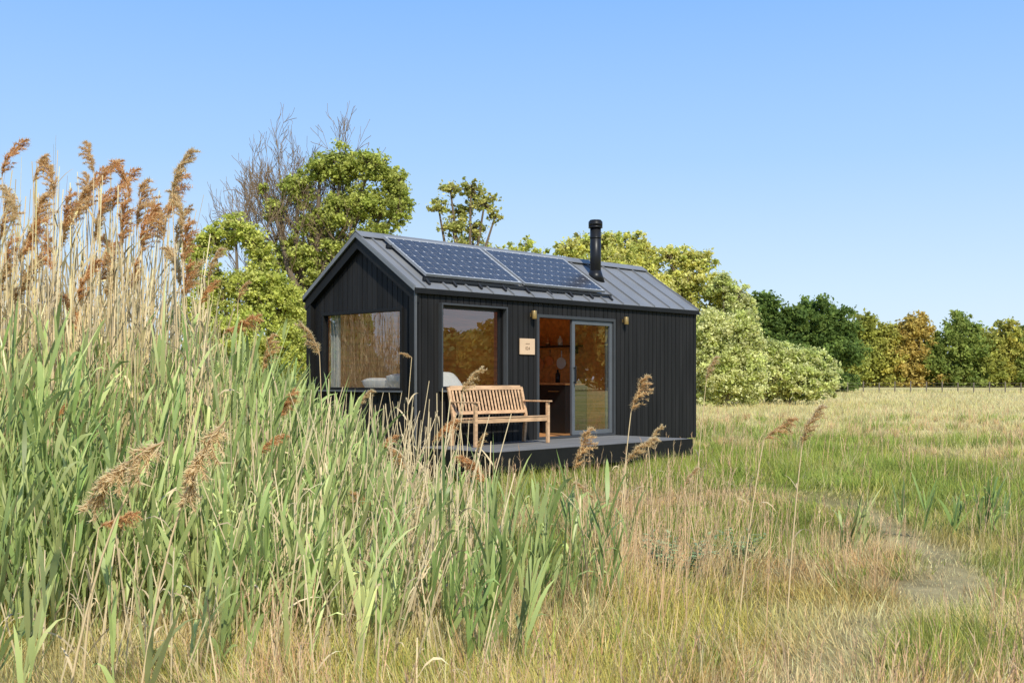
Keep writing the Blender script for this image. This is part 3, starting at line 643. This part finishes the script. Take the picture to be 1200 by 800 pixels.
# ------------------------------------------------------------------ trees
def tree(name,label,cat,d,tpx,blobs,cols,leaf,count,group=None,trunk_r=.16,limbs=True,tc=(.16,.12,.085),loose=.10,per=55,cr=(.09,.23)):
    k_=d/F;root=np.array([(tpx-600)*k_,d,0.0])
    e=empty(name,root,0,label,cat,group)
    G=RB();T=RB();tot=sum(b[2]*b[3] for b in blobs);cen=[]
    for (px,py,rx,ry) in blobs:
        c=W(px,py,d);rad=np.array([rx*k_,rx*k_,ry*k_]);c[1]+=rng.uniform(-.5,.5)*rx*k_
        cen.append((c,rad));nl=int(count*rx*ry/tot);K=max(14,int(nl/per))
        dirs=rng.normal(0,1,(K,3));dirs/=np.linalg.norm(dirs,axis=1)[:,None]
        rr_=rng.uniform(.1,1,K)**.5
        rr_*=.72+.75*vnoise(dirs[:,0]*2.2+px*.13,dirs[:,2]*2.2+py*.17+dirs[:,1],7)
        cl=c+dirs*rad*rr_[:,None]
        crad=np.minimum(rad[0],rad[2])*(cr[0]+(cr[1]-cr[0])*rng.random(K)**1.6)
        wgt=crad**1.6;wgt/=wgt.sum();ci=rng.choice(K,nl,p=wgt)
        off=rng.normal(0,.8,(nl,3));off*=(.35+.75*rng.random(nl))[:,None]
        P=cl[ci]+off*crad[ci][:,None]*np.array([1.25,1.25,.95])
        fr=rng.random(nl)<loose
        u3=rng.normal(0,1,(nl,3));u3/=np.linalg.norm(u3,axis=1)[:,None];u3*=(rng.random(nl)**.5*1.25)[:,None]
        P[fr]=(c+u3*rad)[fr]
        keep=P[:,2]>.05;P=P[keep];ci=ci[keep];nn=rng.normal(0,.9,(len(P),3))+np.array([.12,-.45,.4])
        base=np.array(cols)[rng.integers(0,len(cols),K)][ci]
        cc=base*(rng.uniform(.75,1.2,K)[ci]*rng.uniform(.7,1.3,len(P)))[:,None]
        G.quads(P,nn,leaf*rng.uniform(.5,1.4,len(P)),cc,1.7)
        if limbs:
            for q in range(0,K,max(1,K//26)):
                m1=c+(cl[q]-c)*.5+rng.normal(0,.08,3)*rad
                T.tube([c,m1,cl[q]],[trunk_r*.16,trunk_r*.10,trunk_r*.03],tc,4)
    top=np.mean([c for c,_ in cen],axis=0)
    fork=root+(top-root)*.45
    T.tube([root-np.array([0,0,.1]),root+(fork-root)*.5+rng.normal(0,.05,3),fork],[trunk_r*1.15,trunk_r*.9,trunk_r*.7],tc,8)
    for c,_ in cen:
        m1=fork+(c-fork)*.5+rng.normal(0,.15,3)*trunk_r*3
        T.tube([fork,m1,c],[trunk_r*.55,trunk_r*.33,trunk_r*.17],tc,6)
    T.build('trunk',M_bark,e,root,True);G.build('crown',M_leaf,e,root)
    return e
g1=[(.46,.49,.11),(.38,.43,.09),(.54,.56,.15)]
gl=[(.56,.58,.13),(.48,.53,.11),(.64,.64,.18)]
gy=[(.76,.71,.20),(.64,.63,.16),(.54,.57,.14),(.82,.77,.30)]
gs=[(.66,.69,.27),(.56,.61,.20),(.78,.77,.38)]
gd=[(.17,.25,.06),(.22,.30,.07),(.13,.20,.05)]
tree('broadleaf_tree','tall green tree with dark forked trunk rising behind the gable end','tree',60,350,
 [(350,222,20,18),(376,200,18,16),(402,196,26,20),(436,198,22,18),(460,218,18,20),(468,245,15,24),(425,240,28,22),(395,252,20,22),(366,262,18,18),(348,300,24,20),(440,280,24,18),(400,296,28,22),(322,246,13,14),(308,222,7,7),(380,335,36,26),(350,380,40,30)],g1,.105,76000,trunk_r=.5)
tree('leafy_tree','lighter green bushy tree at the left behind the reeds','tree',52,275,
 [(230,302,16,22),(250,283,17,17),(275,268,20,16),(300,285,16,18),(308,305,14,18),(250,335,26,22),(300,340,28,26),(335,355,22,28),(235,375,26,30),(280,395,40,34),(340,405,28,30),(290,440,60,30)],gl,.10,74000,trunk_r=.3)
tree('slender_tree','sparse yellowish green tree above the solar panels behind the house','tree',70,545,
 [(528,222,14,9),(552,222,16,10),(514,243,13,9),(568,238,18,12),(540,248,14,10),(530,266,16,10),(555,268,16,10),(580,254,10,8),(545,300,34,22)],[(.60,.56,.18),(.50,.51,.14)],.12,13000,trunk_r=.35,per=35)
tree('treetop_shrub','small green treetop peeking over the roof ridge at centre','tree',80,612,[(600,292,12,8),(618,286,11,9),(631,298,10,8),(612,330,26,28)],gl,.15,5500,trunk_r=.2)
tree('blossoming_tree','yellow green tree directly behind the chimney','tree',60,715,
 [(668,292,15,12),(688,286,16,13),(712,284,18,12),(738,286,20,13),(758,302,16,15),(715,315,45,24),(760,350,30,40)],gy,.105,42000,trunk_r=.3)
tree('blossoming_tree','rounded yellow green tree just right of the roof end','tree',60,808,
 [(784,300,14,11),(802,303,16,13),(822,308,16,14),(800,335,26,24),(836,340,18,20),(850,370,20,24),(815,395,30,34),(790,420,30,40),(835,440,30,30)],gy,.105,62000,trunk_r=.3)
tree('silver_shrub','tall pale silvery green shrub right of the house','shrub',58,850,
 [(848,334,14,15),(864,348,15,18),(874,368,14,20),(850,395,32,32),(878,400,16,30),(835,425,26,32),(872,440,26,30),(840,455,30,24),(825,400,20,30)],gs,.10,54000,trunk_r=.2)
tree('silver_shrub','low spreading pale shrub tapering towards the open field','shrub',62,925,
 [(895,412,19,14),(912,414,17,14),(932,420,19,15),(954,420,17,13),(972,434,12,13),(915,440,34,18),(948,446,30,14),(890,446,24,24),(930,458,44,12)],gs,.105,44000,trunk_r=.15)
for (px,py,rx,ry,lab) in((893,372,22,36,'dark green tree, leftmost of the dark clump behind the pale shrubs'),(922,385,20,30,'dark green tree, lower one in the middle of the dark clump'),(948,376,24,32,'dark green tree with the widest crown in the dark clump'),(978,386,22,28,'dark green tree at the right end of the dark clump')):
    tree('dark_tree',lab,'tree',120,px,[(px-8,py+4,rx*.65,ry*.65),(px+9,py-2,rx*.65,ry*.7),(px,py-ry*.45,rx*.5,ry*.4),(px-4,py+ry*.75,rx,ry*.55),(px+6,py+ry,rx,ry*.6),(px,448,rx*1.1,14)],gd,.24,17000,'dark trees beyond the pale shrubs',.35,limbs=False,cr=(.12,.35))
far=[(1012,382,22,30,0),(1042,392,18,22,3),(1070,384,23,30,1),(1096,400,14,18,2),(1123,384,24,31,2),(1153,397,20,22,0),(1180,390,19,28,3),(1207,395,20,26,2)]
fl=['olive green tree, leftmost of the far treeline','low yellow green tree second in the far treeline','golden brown tree in the far treeline','short green tree in the dip of the far treeline','tallest green tree of the far treeline','pale olive tree of the far treeline right of the tallest one','yellow olive tree near the right edge of the far treeline','green tree cut by the right edge of the picture']
pal=[[(.46,.46,.10),(.37,.39,.09)],[(.62,.46,.13),(.54,.42,.11)],[(.27,.34,.08),(.33,.38,.09)],[(.60,.54,.13),(.50,.49,.12)]]
for (px,py,rx,ry,ci),lab in zip(far,fl):
    ry=ry*.85
    tree('field_tree',lab,'tree',210,px,[(px-rx*.35,py+6,rx*.6,ry*.6),(px+rx*.35,py+5,rx*.6,ry*.6),(px,py-ry*.3,rx*.5,ry*.45),(px,py+ry*.9,rx*.95,ry*.8),(px-4,py+ry*1.7,rx*1.1,ry*.8),(px,444,rx*1.25,11)],pal[ci],.38,13000,'trees of the far treeline',.4,limbs=False,cr=(.12,.33))
G=RB()
def wood(x,y,h,r,col,n=1300,lf=1.0):
    P=rng.normal(0,1,(n,3));P/=np.linalg.norm(P,axis=1)[:,None];nn=P.copy();P*=(rng.random(n)**.3)[:,None]*np.array([r,r,h/2]);P+=np.array([x,y,h/2-.5])
    ok=P[:,2]>0;P=P[ok];nn=nn[ok]
    lump=.7+.6*vnoise(P[:,0]*.7,P[:,2]*.7+P[:,1]*.3,5)
    G.quads(P,nn+rng.normal(0,.6,(len(P),3)),lf*rng.uniform(.6,1.3,len(P)),np.array(col)[None]*lump[:,None],1.4)
for k in range(60):
    a=R(31+k*2.6);rr_=random.uniform(130,165)
    wood(math.sin(a)*rr_,math.cos(a)*rr_,random.uniform(8,18),random.uniform(5,8),random.choice([(.50,.42,.10),(.55,.40,.12),(.30,.34,.08)]),2200,.8)
for k in range(60):
    a=R(-26-k*2.2);rr_=random.uniform(60,80);wood(math.sin(a)*rr_,math.cos(a)*rr_,random.choice([2.5,3.5,4.5,6,10]),random.uniform(2,3.5),random.choice([(.22,.32,.06),(.32,.38,.10),(.3,.25,.1)]),2200,.4)
for k in range(80): wood(-180+k*6.5+random.uniform(-3,3),265+random.uniform(-12,25),random.uniform(7,10.5),7,random.choice([(.40,.40,.12),(.46,.44,.13),(.31,.36,.10)]),1100,.9)
tag(G.build('distant_woodland',M_leaf),'distant belt of mixed woodland around the edge of the meadow','woodland',kind='stuff')
def bare(px,d,topy,label,lean,wpx):
    root=np.array([(px-600)/F*d,d,0.0]);e=empty('bare_tree',root,0,label,'tree');T=RB();Tw=RB()
    r_=random.Random(41)
    def grow(p,dr,L,rad,lev):
        pts=[p];q=p.copy();dd=dr.copy()
        for k in range(3):
            dd=dd+np.array([r_.gauss(0,.14),r_.gauss(0,.14),r_.gauss(.03,.08)]);dd/=np.linalg.norm(dd);q=q+dd*L/3;pts.append(q.copy())
        (T if lev<3 else Tw).tube(pts,np.maximum(np.linspace(rad,rad*.62,4),.009),(.25,.175,.11),6 if lev<3 else 3)
        if lev>=7:return
        nc=7 if lev==0 else (3 if lev<6 else 2)
        for k in range(nc):
            t=pts[r_.choice([1,2,3]) if k else 3]
            sp=.46
            nd=dd+np.array([r_.gauss(0,sp),r_.gauss(0,sp),r_.gauss(.06,.2)])
            if lev==0: nd=np.array([-.75+1.5*k/6,r_.gauss(0,.3),1.0])
            nd/=np.linalg.norm(nd)
            grow(t,nd,L*r_.uniform(.66,.8),rad*.56,lev+1)
    grow(np.zeros(3),np.array([lean,0,1.0]),3.0,.2,0)
    T.build('trunk',M_bark,e,(0,0,0),True);Tw.build('twigs',M_bark,e)
    AV=np.concatenate(Tw.v);target=(HOR-topy)/F*d+CAMH
    sz=target/np.percentile(AV[:,2],99.3);lo,hi=np.percentile(AV[:,0],[2,98]);sx_=(wpx/F*d)/(hi-lo)
    e.scale=(sx_,sx_,sz);e.location.x=(px-600)/F*d-(lo+hi)/2*sx_
bare(338,60.5,148,'leafless tree with a fan of fine bare branches beside the tall green tree',0,162)
# ------------------------------------------------------------------ fence
FN=empty('wire_fence',W(1090,447,115)*np.array([1,1,0]),0,'thin post and wire fence in front of the far treeline','fence')
for k in range(26):
    m=MB();x=-14+k*1.7;hh=random.uniform(1.15,1.35);m.box(x-.05,x+.05,-.05,.05,0,hh);m.build('post',M_post,FN)
m=MB()
for z in(.4,.75,1.08): m.box(-14,28.5,-.056,-.051,z,z+.02)
m.build('wire',M_post,FN)
# ------------------------------------------------------------------ small leafy plants
def plant(px,py,label,rad,h,col,n,leaf,name='leafy_plant'):
    d=CAMH*F/(py-HOR);root=np.array([(px-600)/F*d,d,0.0]);e=empty(name,root,0,label,'plant')
    G=RB();T=RB();ns=14
    for k in range(ns):
        a=rng.uniform(0,2*np.pi);tip=np.array([math.cos(a)*rad*rng.uniform(.3,1),math.sin(a)*rad*rng.uniform(.3,1),h*rng.uniform(.6,1)])
        T.tube([np.zeros(3),tip*np.array([.5,.5,.6]),tip],[.004,.003,.0015],(.2,.22,.1),4)
        t=rng.uniform(.25,1,n//ns)[:,None];P=tip*t+rng.normal(0,.02,(n//ns,3))
        aa=rng.uniform(0,2*np.pi,len(P));D=np.stack([np.cos(aa),np.sin(aa),rng.uniform(.1,.7,len(P))],1)
        G.ribbons(P,D,leaf*rng.uniform(.7,1.3,len(P)),leaf*.38*rng.uniform(.7,1.2,len(P)),rng.uniform(.1,.4,len(P)),3,np.array(col)*rng.uniform(.7,1.25,(len(P),1)),None,'leaf')
    T.build('stem',M_reed,e);G.build('foliage',M_reed,e)
plant(795,690,'grey green broad leaved plant in the grass below the deck corner',.30,.42,(.42,.53,.26),420,.06)
plant(870,670,'smaller grey green plant beside the broad leaved one',.20,.34,(.38,.49,.22),260,.055)
